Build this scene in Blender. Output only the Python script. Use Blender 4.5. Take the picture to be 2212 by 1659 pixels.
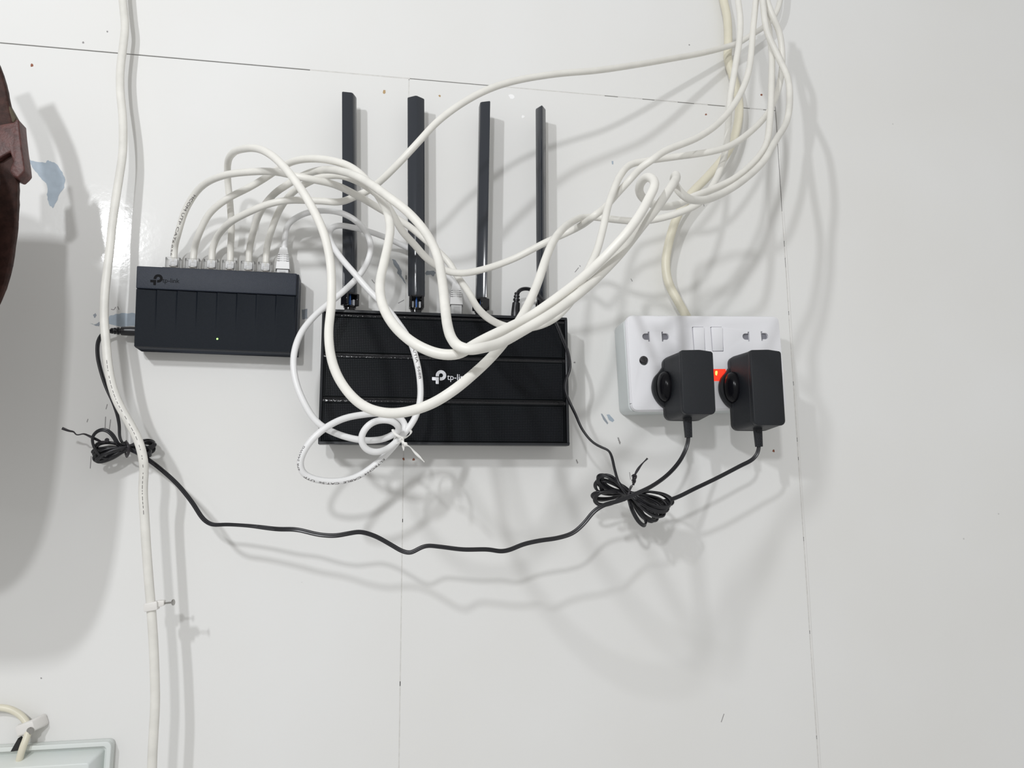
import bpy, bmesh, math, random
from mathutils import Vector, Matrix
random.seed(7)
for o in list(bpy.data.objects): bpy.data.objects.remove(o, do_unlink=True)
SC = bpy.context.scene
COL = SC.collection
S = 0.001                                   # everything below is written in millimetres
# world: x right along the wall, y into the wall (wall face at y = 0), z up; "h" = distance off the wall
# ------------------------------------------------------------------ camera
F, CX, CY, D = 1671.0, 1106.0, 829.5, 700.0
RT = Vector((0.98476215, -0.1737488, -0.00740647))
UP = Vector((-0.02022966, -0.15674808, 0.98743142))
FW = Vector((0.17272597, 0.97223526, 0.15787446))
cam = bpy.data.cameras.new('camera'); cam.sensor_fit = 'HORIZONTAL'; cam.sensor_width = 36
cam.lens = 36 * F / 2212; cam.clip_start = 0.02; cam.clip_end = 50
co = bpy.data.objects.new('camera', cam); COL.objects.link(co)
m3 = Matrix((RT, UP, -FW)).transposed()
co.matrix_world = Matrix.Translation((0, -D * S, 0)) @ m3.to_4x4()
SC.camera = co
# ------------------------------------------------------------------ world, lamps, exposure
w = bpy.data.worlds.new('room'); SC.world = w; w.use_nodes = True
bg = w.node_tree.nodes['Background']; bg.inputs[0].default_value = (1.0, 0.995, 0.975, 1); bg.inputs[1].default_value = 0.54

def lamp(name, loc, target, sx, sy, power, color=(1, 1, 1)):
    l = bpy.data.lights.new(name, 'AREA'); l.shape = 'RECTANGLE'; l.size = sx * S; l.size_y = sy * S
    l.energy = power; l.color = color
    o = bpy.data.objects.new(name, l); COL.objects.link(o)
    o.location = Vector(loc) * S
    d = (Vector(target) - Vector(loc)).normalized()
    z = -d; x = Vector((0, 0, 1)).cross(z).normalized(); y = z.cross(x)
    o.rotation_euler = Matrix((x, y, z)).transposed().to_euler()
    return o
lamp('lamp_near', (-562, -1000, 575), (150, 0, 150), 34, 70, 4.6, (0.955, 0.975, 1.0))
lamp('lamp_room', (-350, -1500, 525), (100, 0, 100), 70, 70, 5.6, (0.97, 0.98, 1.0))
vs = SC.view_settings
vs.view_transform = 'Standard'; vs.look = 'None'; vs.exposure = 0.0; vs.gamma = 1.0; vs.use_curve_mapping = False

# ------------------------------------------------------------------ helpers
def W(px, py, h):
    """point of the room seen at a photo pixel, h mm off the wall"""
    d = RT * ((px - CX) / F) - UP * ((py - CY) / F) + FW
    return Vector((0, -D, 0)) + d * ((D - h) / d.y)

def mat(name, col, rough=0.5, noise=0.0, nscale=200, bump=0.0, bscale=600, spec=0.5, emit=None, estr=0, metal=0.0, col2=None, coat=0):
    m = bpy.data.materials.new(name); m.use_nodes = True
    nt = m.node_tree; b = nt.nodes['Principled BSDF']
    b.inputs['Base Color'].default_value = (*col, 1); b.inputs['Roughness'].default_value = rough
    b.inputs['Specular IOR Level'].default_value = spec; b.inputs['Metallic'].default_value = metal
    b.inputs['Coat Weight'].default_value = coat; b.inputs['Coat Roughness'].default_value = 0.08
    tc = nt.nodes.new('ShaderNodeTexCoord')
    if noise or col2:
        n = nt.nodes.new('ShaderNodeTexNoise'); n.inputs['Scale'].default_value = nscale; n.inputs['Detail'].default_value = 5
        nt.links.new(tc.outputs['Object'], n.inputs['Vector'])
        r = nt.nodes.new('ShaderNodeValToRGB')
        c2 = col2 or tuple(c * (1 - noise) for c in col)
        r.color_ramp.elements[0].position = 0.35; r.color_ramp.elements[1].position = 0.65
        r.color_ramp.elements[0].color = (*c2, 1); r.color_ramp.elements[1].color = (*col, 1)
        nt.links.new(n.outputs['Fac'], r.inputs['Fac']); nt.links.new(r.outputs['Color'], b.inputs['Base Color'])
    if bump:
        n2 = nt.nodes.new('ShaderNodeTexNoise'); n2.inputs['Scale'].default_value = bscale; n2.inputs['Detail'].default_value = 3
        nt.links.new(tc.outputs['Object'], n2.inputs['Vector'])
        bp = nt.nodes.new('ShaderNodeBump'); bp.inputs['Strength'].default_value = bump; bp.inputs['Distance'].default_value = 0.0004
        nt.links.new(n2.outputs['Fac'], bp.inputs['Height']); nt.links.new(bp.outputs['Normal'], b.inputs['Normal'])
    if emit:
        b.inputs['Emission Color'].default_value = (*emit, 1); b.inputs['Emission Strength'].default_value = estr
    return m

def wall_mat():
    m = bpy.data.materials.new('white_wall_paint'); m.use_nodes = True
    nt = m.node_tree; b = nt.nodes['Principled BSDF']; L = nt.links.new; N = nt.nodes.new
    tc = N('ShaderNodeTexCoord')
    n = N('ShaderNodeTexNoise'); n.inputs['Scale'].default_value = 5; n.inputs['Detail'].default_value = 6; L(tc.outputs['Object'], n.inputs['Vector'])
    r = N('ShaderNodeValToRGB'); r.color_ramp.elements[0].position = .3; r.color_ramp.elements[1].position = .7
    r.color_ramp.elements[0].color = (.77, .765, .745, 1); r.color_ramp.elements[1].color = (.80, .80, .79, 1)
    L(n.outputs['Fac'], r.inputs['Fac'])
    # fine specks of dirt
    v = N('ShaderNodeTexVoronoi'); v.inputs['Scale'].default_value = 26; L(tc.outputs['Object'], v.inputs['Vector'])
    mr = N('ShaderNodeMapRange'); mr.inputs[1].default_value = .012; mr.inputs[2].default_value = .03; mr.inputs[3].default_value = .45; mr.inputs[4].default_value = 0
    L(v.outputs['Distance'], mr.inputs[0])
    n3 = N('ShaderNodeTexNoise'); n3.inputs['Scale'].default_value = 9; L(tc.outputs['Object'], n3.inputs['Vector'])
    g = N('ShaderNodeMath'); g.operation = 'GREATER_THAN'; g.inputs[1].default_value = .60; L(n3.outputs['Fac'], g.inputs[0])
    mu = N('ShaderNodeMath'); mu.operation = 'MULTIPLY'; L(mr.outputs[0], mu.inputs[0]); L(g.outputs[0], mu.inputs[1])
    mx = N('ShaderNodeMix'); mx.data_type = 'RGBA'; L(mu.outputs[0], mx.inputs['Factor']); L(r.outputs['Color'], mx.inputs['A']); mx.inputs['B'].default_value = (.25, .24, .23, 1)
    L(mx.outputs['Result'], b.inputs['Base Color'])
    b.inputs['Roughness'].default_value = .09; b.inputs['Specular IOR Level'].default_value = .22
    n2 = N('ShaderNodeTexNoise'); n2.inputs['Scale'].default_value = 150; n2.inputs['Detail'].default_value = 3; L(tc.outputs['Object'], n2.inputs['Vector'])
    bp = N('ShaderNodeBump'); bp.inputs['Strength'].default_value = .13; bp.inputs['Distance'].default_value = .0006
    L(n2.outputs['Fac'], bp.inputs['Height']); L(bp.outputs['Normal'], b.inputs['Normal'])
    return m

def clear_mat():
    m = bpy.data.materials.new('clear_plastic'); m.use_nodes = True
    nt = m.node_tree; nt.nodes.remove(nt.nodes['Principled BSDF']); out = nt.nodes['Material Output']; L = nt.links.new
    t = nt.nodes.new('ShaderNodeBsdfTransparent'); t.inputs[0].default_value = (.985, .985, .985, 1)
    g = nt.nodes.new('ShaderNodeBsdfGlossy'); g.inputs['Roughness'].default_value = .06
    lw = nt.nodes.new('ShaderNodeFresnel'); lw.inputs['IOR'].default_value = 1.5
    mx = nt.nodes.new('ShaderNodeMixShader'); L(lw.outputs[0], mx.inputs[0]); L(t.outputs[0], mx.inputs[1]); L(g.outputs[0], mx.inputs[2]); L(mx.outputs[0], out.inputs[0])
    return m

M = {
 'wall': wall_mat(),
 'wallback': mat('dark_joint', (.035, .033, .04), .9),
 'filler': mat('joint_filler', (.70, .69, .665), .6, .12, 300),
 'ridge': mat('paint_ridge', (.77, .765, .745), .4, .04, 60),
 'bare': mat('bare_blue_grey_paint', (.40, .47, .54), .6, .12, 120),
 'bare2': mat('bare_grey_plaster', (.33, .36, .40), .7, .15, 160),
 'rust': mat('rust_spot', (.32, .12, .07), .8, .3, 900),
 'ochre': mat('ochre_chip', (.55, .38, .20), .8, .3, 900),
 'chalk': mat('white_chip', (.95, .95, .95), .6),
 'scuff': mat('grey_scuff', (.30, .29, .29), .8),
 'cable': mat('white_cable_jacket', (.80, .785, .735), .42, .05, 90, .12, 260),
 'cable2': mat('bright_white_jacket', (.83, .83, .83), .4, .03, 90),
 'cable3': mat('old_white_jacket', (.79, .775, .725), .45, .12, 60, .1, 250),
 'cream': mat('cream_cable_jacket', (.78, .74, .60), .4, .08, 50),
 'print': mat('grey_print', (.12, .11, .11), .7),
 'clear': clear_mat(),
 'boot': mat('white_boot_plastic', (.80, .80, .80), .45),
 'wire': mat('coloured_wire', (.80, .70, .62), .5, .3, 700),
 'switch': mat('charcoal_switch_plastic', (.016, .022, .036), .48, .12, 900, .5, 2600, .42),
 'switch_low': mat('shaded_switch_face', (.0065, .0095, .0145), .5, .12, 900, .5, 2600, .14),  # darker copy of the switch plastic: the lower face's shade put into its colour
 'jack': mat('black_jack_plastic', (.010, .010, .012), .4),
 'logo_black': mat('black_logo_print', (.003, .003, .004), .6, spec=.1),
 'router': mat('black_router_casing', (.013, .015, .019), .32, .1, 700, .15, 2500),
 'mesh': mat('black_dotted_panel', (.021, .023, .027), .25, spec=.32),
 'panel': mat('black_panel', (.004, .005, .006), .4, spec=.06),
 'antenna': mat('gloss_black_antenna', (.026, .030, .038), .14, spec=.5),
 'gloss': mat('gloss_black_plastic', (.006, .006, .008), .08, spec=.5, bump=.25, bscale=300),
 'edge': mat('gloss_black_panel_edge', (.004, .004, .006), .17, spec=.5, bump=1.0, bscale=380),
 'grip': mat('gloss_black_grip', (.006, .006, .008), .22, spec=.14),
 'logo_white': mat('white_logo_print', (.86, .87, .92), .45),
 'bluewire': mat('blue_wire', (.05, .16, .50), .35),
 'greywire': mat('grey_connector', (.55, .57, .60), .35),
 'plate': mat('white_socket_plate', (.83, .83, .86), .28, spec=.5),
 'backbox': mat('white_back_box', (.66, .70, .70), .4, .04, 40),
 'slot': mat('grey_slot_shutter', (.22, .22, .25), .5),
 'dark': mat('dark_recess', (.02, .02, .02), .8),
 'screw': mat('black_screw', (.035, .032, .035), .45),
 'neon': mat('red_neon_lens', (.75, .02, .01), .3, emit=(1.0, .03, .012), estr=1.6),
 'neonhot': mat('neon_glow', (1, .5, .1), .3, emit=(1.0, .42, .05), estr=4.0),
 'led': mat('green_led', (.2, .9, .1), .3, emit=(.30, 1.0, .10), estr=2.2),
 'adapter': mat('black_adapter_plastic', (.012, .014, .018), .45, .15, 1500, .5, 3000, .36),
 'cord': mat('black_cord', (.011, .011, .014), .33, spec=.5),
 'tie': mat('black_twist_tie', (.022, .019, .024), .45),
 'tiew': mat('white_twist_tie', (.80, .79, .76), .45),
 'steel': mat('nail_steel', (.42, .41, .39), .3, metal=1.0),
 'clip': mat('white_clip_plastic', (.76, .74, .71), .45),
 'boxp': mat('pale_box_plastic', (.70, .74, .73), .4, col2=(.71, .735, .69), nscale=14),
 'leather': mat('red_brown_leather', (.060, .026, .020), .62, .5, 160, .7, 500, .25),
 'leather2': mat('red_brown_leather_loop', (.115, .042, .036), .5, .45, 200, .7, 500),
 'lining': mat('olive_lining', (.085, .065, .035), .7, .3, 200),
}

def fin(bm, name, material, parent=None, bevel=0, seg=2, smooth=True, ang=40):
    """make ONE mesh object out of a bmesh written in room millimetres"""
    bmesh.ops.remove_doubles(bm, verts=bm.verts, dist=0.004)
    bmesh.ops.recalc_face_normals(bm, faces=bm.faces)
    if bevel:
        es = [e for e in bm.edges if len(e.link_faces) == 2 and e.calc_face_angle(0) > math.radians(ang)]
        bmesh.ops.bevel(bm, geom=es, offset=bevel, segments=seg, profile=0.5, affect='EDGES', clamp_overlap=True)
    org = Vector((0, 0, 0)); q = parent
    while q is not None:
        org += Vector(q.location); q = q.parent
    for v in bm.verts: v.co = v.co * S - org
    me = bpy.data.meshes.new(name); bm.to_mesh(me); bm.free()
    me.materials.append(material)
    if smooth:
        me.polygons.foreach_set('use_smooth', [True] * len(me.polygons))
        try: me.set_sharp_from_angle(angle=math.radians(38))
        except Exception: pass
    o = bpy.data.objects.new(name, me); COL.objects.link(o)
    if parent is not None: o.parent = parent
    return o

def tag(o, label, cat, group=None):
    o['label'] = label; o['category'] = cat
    if group: o['group'] = group
    return o

def thing(name, label, cat, loc, group=None):
    o = bpy.data.objects.new(name, None); o.empty_display_size = .01; COL.objects.link(o)
    o.location = Vector(loc) * S
    return tag(o, label, cat, group)

def prism(bm, poly, h0, h1, poly1=None):
    """polygon (x,z) extruded from h0 to h1 off the wall (poly1: other outline at h1)"""
    p1 = poly1 or poly
    a = [bm.verts.new((x, -h0, z)) for x, z in poly]; b = [bm.verts.new((x, -h1, z)) for x, z in p1]
    n = len(a)
    for i in range(n): bm.faces.new((a[i], a[(i + 1) % n], b[(i + 1) % n], b[i]))
    bm.faces.new(a); bm.faces.new(b[::-1])
    return bm

def rect(x0, z0, x1, z1): return [(x0, z0), (x1, z0), (x1, z1), (x0, z1)]

def rpoly(pts, r, n=5):
    """round the corners of a polygon"""
    out = []; k = len(pts)
    for i in range(k):
        p = Vector(pts[i]); a = Vector(pts[i - 1]) - p; b = Vector(pts[(i + 1) % k]) - p
        rr = r[i] if isinstance(r, (list, tuple)) else r
        if rr <= 0: out.append(tuple(p)); continue
        a.normalize(); b.normalize(); ang = a.angle(b)
        t = rr / math.tan(ang / 2)
        c = p + (a + b).normalized() * (rr / math.sin(ang / 2))
        s = p + a * t - c; e = p + b * t - c
        a0 = math.atan2(s.y, s.x); a1 = math.atan2(e.y, e.x)
        d = (a1 - a0 + math.pi) % (2 * math.pi) - math.pi
        for j in range(n + 1):
            q = a0 + d * j / n; out.append((c.x + rr * math.cos(q), c.y + rr * math.sin(q)))
    return out

def circ(cx, cz, r, n=20, a0=0): return [(cx + r * math.cos(a0 + 2 * math.pi * i / n), cz + r * math.sin(a0 + 2 * math.pi * i / n)) for i in range(n)]

def new(): return bmesh.new()

def xf(bm, cx, cz, deg):
    """turn a bmesh in the plane of the wall, then move its local origin to (cx, cz)"""
    bm.transform(Matrix.Translation((cx, 0, cz)) @ Matrix.Rotation(math.radians(-deg), 4, 'Y'))
    return bm

def curve_solid(outer, holes, h0, h1, bev=0.0):
    """plate with real holes: filled 2D curve turned into a bmesh"""
    cu = bpy.data.curves.new('tmp', 'CURVE'); cu.dimensions = '2D'; cu.fill_mode = 'BOTH'
    cu.extrude = (h1 - h0) / 2 - bev; cu.bevel_depth = bev; cu.bevel_resolution = 2; cu.offset = -bev
    for loop in [outer] + holes:
        sp = cu.splines.new('POLY'); sp.points.add(len(loop) - 1); sp.use_cyclic_u = True
        for p, (x, z) in zip(sp.points, loop): p.co = (x, z, 0, 1)
    o = bpy.data.objects.new('tmp', cu); COL.objects.link(o)
    dg = bpy.context.evaluated_depsgraph_get(); me = bpy.data.meshes.new_from_object(o.evaluated_get(dg))
    bm = new(); bm.from_mesh(me)
    bpy.data.objects.remove(o); bpy.data.curves.remove(cu); bpy.data.meshes.remove(me)
    mid = (h0 + h1) / 2
    for v in bm.verts: v.co = Vector((v.co.x, -mid - v.co.z, v.co.y))
    return bm

def text_bm(body, fine=0.0):
    cu = bpy.data.curves.new('tmp', 'FONT'); cu.body = body; cu.size = 1.0; cu.resolution_u = 3; cu.fill_mode = 'FRONT'
    o = bpy.data.objects.new('tmp', cu); COL.objects.link(o)
    dg = bpy.context.evaluated_depsgraph_get(); me = bpy.data.meshes.new_from_object(o.evaluated_get(dg))
    bm = new(); bm.from_mesh(me)
    bpy.data.objects.remove(o); bpy.data.curves.remove(cu); bpy.data.meshes.remove(me)
    bmesh.ops.triangulate(bm, faces=bm.faces)
    if fine:
        for _ in range(3):
            es = [e for e in bm.edges if e.calc_length() > fine]
            if es: bmesh.ops.subdivide_edges(bm, edges=es, cuts=1); bmesh.ops.triangulate(bm, faces=bm.faces)
    return bm

# ---- swept tubes
def spline(pts, step=2.0, smooth=3):
    P = [Vector(p) for p in pts]
    P = [P[0] * 2 - P[1]] + P + [P[-1] * 2 - P[-2]]
    out = []
    for i in range(1, len(P) - 2):
        p0, p1, p2, p3 = P[i - 1:i + 3]
        d1 = max((p1 - p0).length, 1e-3) ** .5; d2 = max((p2 - p1).length, 1e-3) ** .5; d3 = max((p3 - p2).length, 1e-3) ** .5
        b1 = (p2 * d1 ** 2 - p0 * d2 ** 2 + p1 * (2 * d1 ** 2 + 3 * d1 * d2 + d2 ** 2)) / (3 * d1 * (d1 + d2))
        b2 = (p1 * d3 ** 2 - p3 * d2 ** 2 + p2 * (2 * d3 ** 2 + 3 * d3 * d2 + d2 ** 2)) / (3 * d3 * (d3 + d2))
        n = max(2, int((p2 - p1).length / step) + 1)
        for k in range(n):
            t = k / n; u = 1 - t
            out.append(p1 * u ** 3 + b1 * (3 * u * u * t) + b2 * (3 * u * t * t) + p2 * t ** 3)
    out.append(P[-2])
    for _ in range(smooth):
        out = [out[0]] + [(out[i - 1] + out[i] * 2 + out[i + 1]) / 4 for i in range(1, len(out) - 1)] + [out[-1]]
    return out

def sweep(bm, path, prof, side=None, twist=None, scale=None, cap=True):
    """sweep a closed profile [(a,b)] along path; b axis starts facing the viewer when side is None"""
    n = len(path); rings = []; u = None
    for i, p in enumerate(path):
        t = (path[min(i + 1, n - 1)] - path[max(i - 1, 0)]).normalized()
        if u is None:
            ref = side or (Vector((0, -1, 0)) if abs(t.y) < .9 else Vector((0, 0, 1)))
            u = (ref - t * ref.dot(t)).normalized()
        else:
            u = (u - t * u.dot(t)).normalized()
        v = t.cross(u)
        c, s_ = (1, 0)
        if twist: a = twist(i / (n - 1)); c, s_ = math.cos(a), math.sin(a)
        uu = u * c + v * s_; vv = v * c - u * s_
        k = scale(i / (n - 1)) if scale else 1
        rings.append([bm.verts.new(p + vv * (a * k) + uu * (b * k)) for a, b in prof])
    m = len(prof)
    for i in range(n - 1):
        for j in range(m): bm.faces.new((rings[i][j], rings[i][(j + 1) % m], rings[i + 1][(j + 1) % m], rings[i + 1][j]))
    if cap: bm.faces.new(rings[0][::-1]); bm.faces.new(rings[-1])
    return bm

def disc(r, n=12): return [(r * math.cos(2 * math.pi * i / n), r * math.sin(2 * math.pi * i / n)) for i in range(n)]
def oval(a, b, n=14): return [(a * math.cos(2 * math.pi * i / n), b * math.sin(2 * math.pi * i / n)) for i in range(n)]
def twin(w, t, n=6):
    """figure-of-eight section of a flat two-core cord"""
    r = t / 2; d = w / 2 - r; out = []
    for i in range(n + 1): a = -math.pi * .38 - (math.pi * 1.24) * 0 + (-math.pi * .5 + math.pi * i / n) * 1.0 + math.pi * .38; out.append((d + r * math.cos(a), r * math.sin(a)))
    out.append((0, r * .62))
    for i in range(n + 1): a = math.pi * .5 + math.pi * i / n; out.append((-d + r * math.cos(a), r * math.sin(a)))
    out.append((0, -r * .62))
    return out

def arc_len(path):
    L = [0.0]
    for a, b in zip(path, path[1:]): L.append(L[-1] + (b - a).length)
    return L

def at_len(path, L, s):
    s = min(max(s, 0), L[-1] - 1e-4); i = 0
    lo, hi = 0, len(L) - 1
    while hi - lo > 1:
        mid = (lo + hi) // 2
        if L[mid] <= s: lo = mid
        else: hi = mid
    k = (s - L[lo]) / max(L[lo + 1] - L[lo], 1e-6)
    a = path[max(lo - 1, 0)]; b = path[min(lo + 2, len(path) - 1)]
    return path[lo].lerp(path[lo + 1], k), (b - a).normalized()

def near_len(path, L, q):
    i = min(range(len(path)), key=lambda j: (path[j] - q).length); return L[i]

def wrap_text(body, path, q0, q1, r, size, phi1=None, phi0=0.0, parent=None, name='printing', material=None):
    """lettering printed on a round jacket between two points of its path"""
    L = arc_len(path); s0 = near_len(path, L, q0); s1 = near_len(path, L, q1)
    bm = text_bm(body, .10)
    xs = [v.co.x for v in bm.verts]; x0, x1 = min(xs), max(xs)
    for v in bm.verts:
        f = (v.co.x - x0) / (x1 - x0); s = s0 + (s1 - s0) * f
        p, t = at_len(path, L, s)
        if s1 < s0: t = -t
        view = (Vector((0, -D, 0)) - p).normalized()
        n = (view - t * view.dot(t)).normalized(); b = n.cross(t)
        phi = phi0 + ((phi1 - phi0) * f if phi1 is not None else 0) + (v.co.y - .35) * size / r
        v.co = p + n * ((r + .12) * math.cos(phi)) + b * ((r + .12) * math.sin(phi))
    return fin(bm, name, material or M['print'], parent, smooth=False)

def px_path(pts, step=2.0, smooth=4):
    return spline([W(*p) for p in pts], step, smooth)

# ================================================================== THE SETTING: a wall of painted boards
bm = prism(new(), rect(-800, -700, 1250, 1000), -30, -12)
wall = fin(bm, 'wall_back', M['wallback']); wall['kind'] = 'structure'
def panel(x0, z0, x1, z1):
    return fin(prism(new(), rect(x0, z0, x1, z1), -12, 0), 'wall_panel', M['wall'], wall, bevel=.25, seg=1)
p_top = panel(-800, 411.95, 408.7, 1000)
p_left = panel(-800, -700, 25.0, 411.0)
p_mid = panel(25.6, -700, 408.7, 411.25)
p_right = panel(409.5, -700, 1250, 1000)
def filler(x0, z0, x1, z1, h): fin(prism(new(), rect(x0, z0, x1, z1), -8, h), 'joint_filler', M['filler'], wall, smooth=False)
filler(-68, 410.8, 26, 412.2, -.05)
filler(104, 411.0, 222, 412.2, -.04)
for a, b in ((236, 262), (275, 300), (318, 333), (352, 371), (380, 395)): filler(a, 411.2, b, 411.95, -.12)
for a, b in ((-699, -330), (-322, -150), (-146, -12), (-9, 60), (172, 210), (214, 330), (334, 410)): filler(24.72, a, 25.88, b, -.06)
for a, b in ((-699, -260), (-256, -214), (-211, -120), (-117, -34), (-30, 44), (47, 62), (66, 118), (122, 190), (194, 240), (250, 262), (268, 300), (470, 999)): filler(408.3, a, 409.9, b, .05)
fin(sweep(new(), spline([Vector((410.4 + .25 * math.sin(i * 1.7), -.05, -690 + i * 40)) for i in range(42)], 20, 0), oval(.9, .28, 8), side=Vector((0, -1, 0))), 'paint_ridge', M['ridge'], wall)

def blob(parent, name, material, pts, hh=.12):
    """thin irregular patch lying on the wall; pts in photo pixels"""
    q = [W(x, y, 0) for x, y in pts]
    fin(prism(new(), [(v.x, v.z) for v in q], -.05, hh), name, material, parent, smooth=False)
def jag(pts, amp=1.5, n=3):
    out = []
    for i in range(len(pts)):
        a, b = pts[i], pts[(i + 1) % len(pts)]
        for k in range(n):
            t = k / n; out.append((a[0] + (b[0] - a[0]) * t + (random.uniform(-amp, amp) if k else 0), a[1] + (b[1] - a[1]) * t + (random.uniform(-amp, amp) if k else 0)))
    return out
blob(p_left, 'bare_patch', M['bare'], jag([(60, 344), (67, 347), (82, 350), (98, 352), (104, 346), (112, 350), (124, 356), (135, 372), (141, 388), (139, 405), (128, 420), (122, 436), (114, 450), (108, 445), (105, 436), (101, 420), (103, 408), (100, 396), (88, 384), (76, 370), (68, 357)], 1.2))
blob(p_left, 'bare_patch', M['bare'], jag([(233, 699), (236, 683), (250, 678), (268, 676), (292, 677), (296, 704), (262, 706)], 1.5))
blob(p_left, 'bare_patch', M['bare2'], jag([(193, 698), (203, 701), (212, 697), (219, 693), (219, 699), (214, 705), (205, 703)], .8))
blob(p_left, 'bare_patch', M['bare2'], jag([(201, 681), (206, 676), (209, 681), (205, 687)], .6))
blob(p_left, 'bare_patch', M['bare2'], jag([(847, 560), (853, 561), (862, 573), (868, 586), (867, 594), (874, 606), (877, 614), (871, 607), (863, 596), (858, 590), (859, 583), (852, 574)], .7))
blob(p_mid, 'bare_patch', M['bare2'], jag([(918, 590), (922, 585), (938, 585), (941, 590), (936, 597), (930, 593), (921, 595)], .7))
blob(p_left, 'bare_patch', M['bare2'], jag([(652, 669), (664, 667), (664, 688), (653, 690)], .8))
blob(p_mid, 'bare_patch', M['bare2'], jag([(1298, 893), (1301, 894), (1314, 914), (1312, 917), (1303, 906)], .5))
blob(p_mid, 'bare_patch', M['bare'], jag([(1310, 896), (1316, 895), (1327, 908), (1323, 912), (1315, 907)], .6))
blob(p_mid, 'scuff_mark', M['scuff'], jag([(1334, 944), (1337, 946), (1341, 956), (1339, 960), (1335, 951)], .6))
blob(p_mid, 'scuff_mark', M['bare'], [(1321, 348), (1325, 348), (1325, 355), (1322, 355)])
blob(p_mid, 'scuff_mark', M['scuff'], jag([(1244, 993), (1246, 992), (1249, 1000), (1247, 1002)], .3))
for x, y, r_, m_, pp in ((69, 141, 4, 'rust', p_left), (830, 198, 4.5, 'ochre', p_left), (950, 207, 3, 'ochre', p_mid), (1645, 205, 2.6, 'rust', p_top), (1525, 247, 2.6, 'rust', p_mid),
                         (872, 992, 3.2, 'rust', p_mid), (893, 993, 3.6, 'rust', p_mid), (1671, 974, 3.2, 'rust', p_mid), (1105, 208, 7, 'chalk', p_mid), (1130, 252, 4, 'chalk', p_mid), (180, 92, 3, 'scuff', p_top), (1489, 97, 1.6, 'scuff', p_top), (232, 68, 2.2, 'scuff', p_top), (89, 1465, 2, 'scuff', p_left), (1241, 783, 2, 'scuff', p_mid)):
    a0 = random.random() * 6
    blob(pp, 'paint_chip' if m_ in ('chalk', 'ochre') else 'rust_spot' if m_ == 'rust' else 'dirt_speck', M[m_],
         [(x + r_ * random.uniform(.55, 1.15) * math.cos(a0 + k * .79), y + r_ * random.uniform(.55, 1.15) * math.sin(a0 + k * .79)) for k in range(8)], .1)
for pts in ([(250, 663), (246, 669), (240, 668)], [(254, 662), (257, 669)], [(1250, 578), (1242, 588)], [(1252, 573), (1254, 576)], [(1363, 602), (1366, 608)], [(232, 873), (229, 884)], [(239, 906), (236, 930)], [(228, 900), (227, 925)], [(197, 985), (195, 1012)], [(190, 905), (188, 912)], [(803, 604), (809, 612)], [(860, 655), (873, 648)], [(1360, 1020), (1362, 1036)], [(1666, 113), (1669, 128)], [(1678, 245), (1682, 285)], [(1520, 440), (1521, 446)], [(1558, 1560), (1564, 1542)]):
    p0 = [W(x, y, .05) for x, y in pts]
    fin(sweep(new(), spline(p0, 1.5, 0), oval(.35, .06, 6), side=Vector((0, -1, 0))), 'scratch', M['scuff'], p_left if pts[0][0] < 880 else p_mid, smooth=False)

# ================================================================== NETWORK SWITCH
def emblem(bm, ox, oz, k, h, t=.12):
    """round-headed letter emblem; (ox, oz) = its left / lower corner, k mm high"""
    def T(p): return [(ox + (x - 370) / 580 * k, oz + (950 - y) / 580 * k) for x, y in p]
    cx, cy, R_, r_ = 735, 592, 213, 84
    out = [(520, 636), (520, cy)] + [(cx + R_ * math.cos(a), cy - R_ * math.sin(a)) for a in [math.pi - i * math.pi * 1.5 / 22 for i in range(1, 23)]] + [(690, cy + R_), (690, 672)]
    inn = [(cx + r_ * math.cos(a), cy - r_ * math.sin(a)) for a in [-math.pi * .5 - .35 + i * (math.pi * 1.5 + .35) / 18 for i in range(19)]] + [(651, 636)]
    prism(bm, T(out + inn), h - .05, h + t)
    prism(bm, T([(370, 675), (645, 675), (645, 950), (540, 950), (522, 932), (522, 806), (392, 806), (370, 784)]), h - .05, h + t)

def wordmark(bm, body, x0, z0, width, h):
    tb = text_bm(body); xs = [v.co.x for v in tb.verts]; a, b = min(xs), max(xs); k = width / (b - a)
    vm = {}
    for v in tb.verts: vm[v] = bm.verts.new((x0 + (v.co.x - a) * k, -h - .1, z0 + v.co.y * k * 1.08))
    for f in tb.faces: bm.faces.new([vm[v] for v in f.verts])
    tb.free()

sw = thing('network_switch', 'black eight-port network switch with white cables plugged along its top edge', 'network switch', (-134, 0, 134))
TL, TR, BR, BL = Vector((-201.6, 204.3)), Vector((-68.6, 203.7)), Vector((-68.3, 132.8)), Vector((-199.4, 134.6))
def sq(u, v):
    a = TL.lerp(TR, u); b = BL.lerp(BR, u); p = b.lerp(a, v); return (p.x, p.y)
SEAM = .715
body = [sq(0, 0), sq(1, 0), sq(1, 1), sq(0, 1)]
ins = [sq(.006, .012), sq(.994, .012), sq(.994, .99), sq(.006, .99)]
bm = prism(new(), ins, 0, 4, body); prism(bm, body, 4, 22.5)
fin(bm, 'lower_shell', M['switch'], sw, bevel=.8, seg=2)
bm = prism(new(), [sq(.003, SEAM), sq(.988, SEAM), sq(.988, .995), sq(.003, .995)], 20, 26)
fin(bm, 'top_band', M['switch'], sw, bevel=.9, seg=3)
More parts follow.
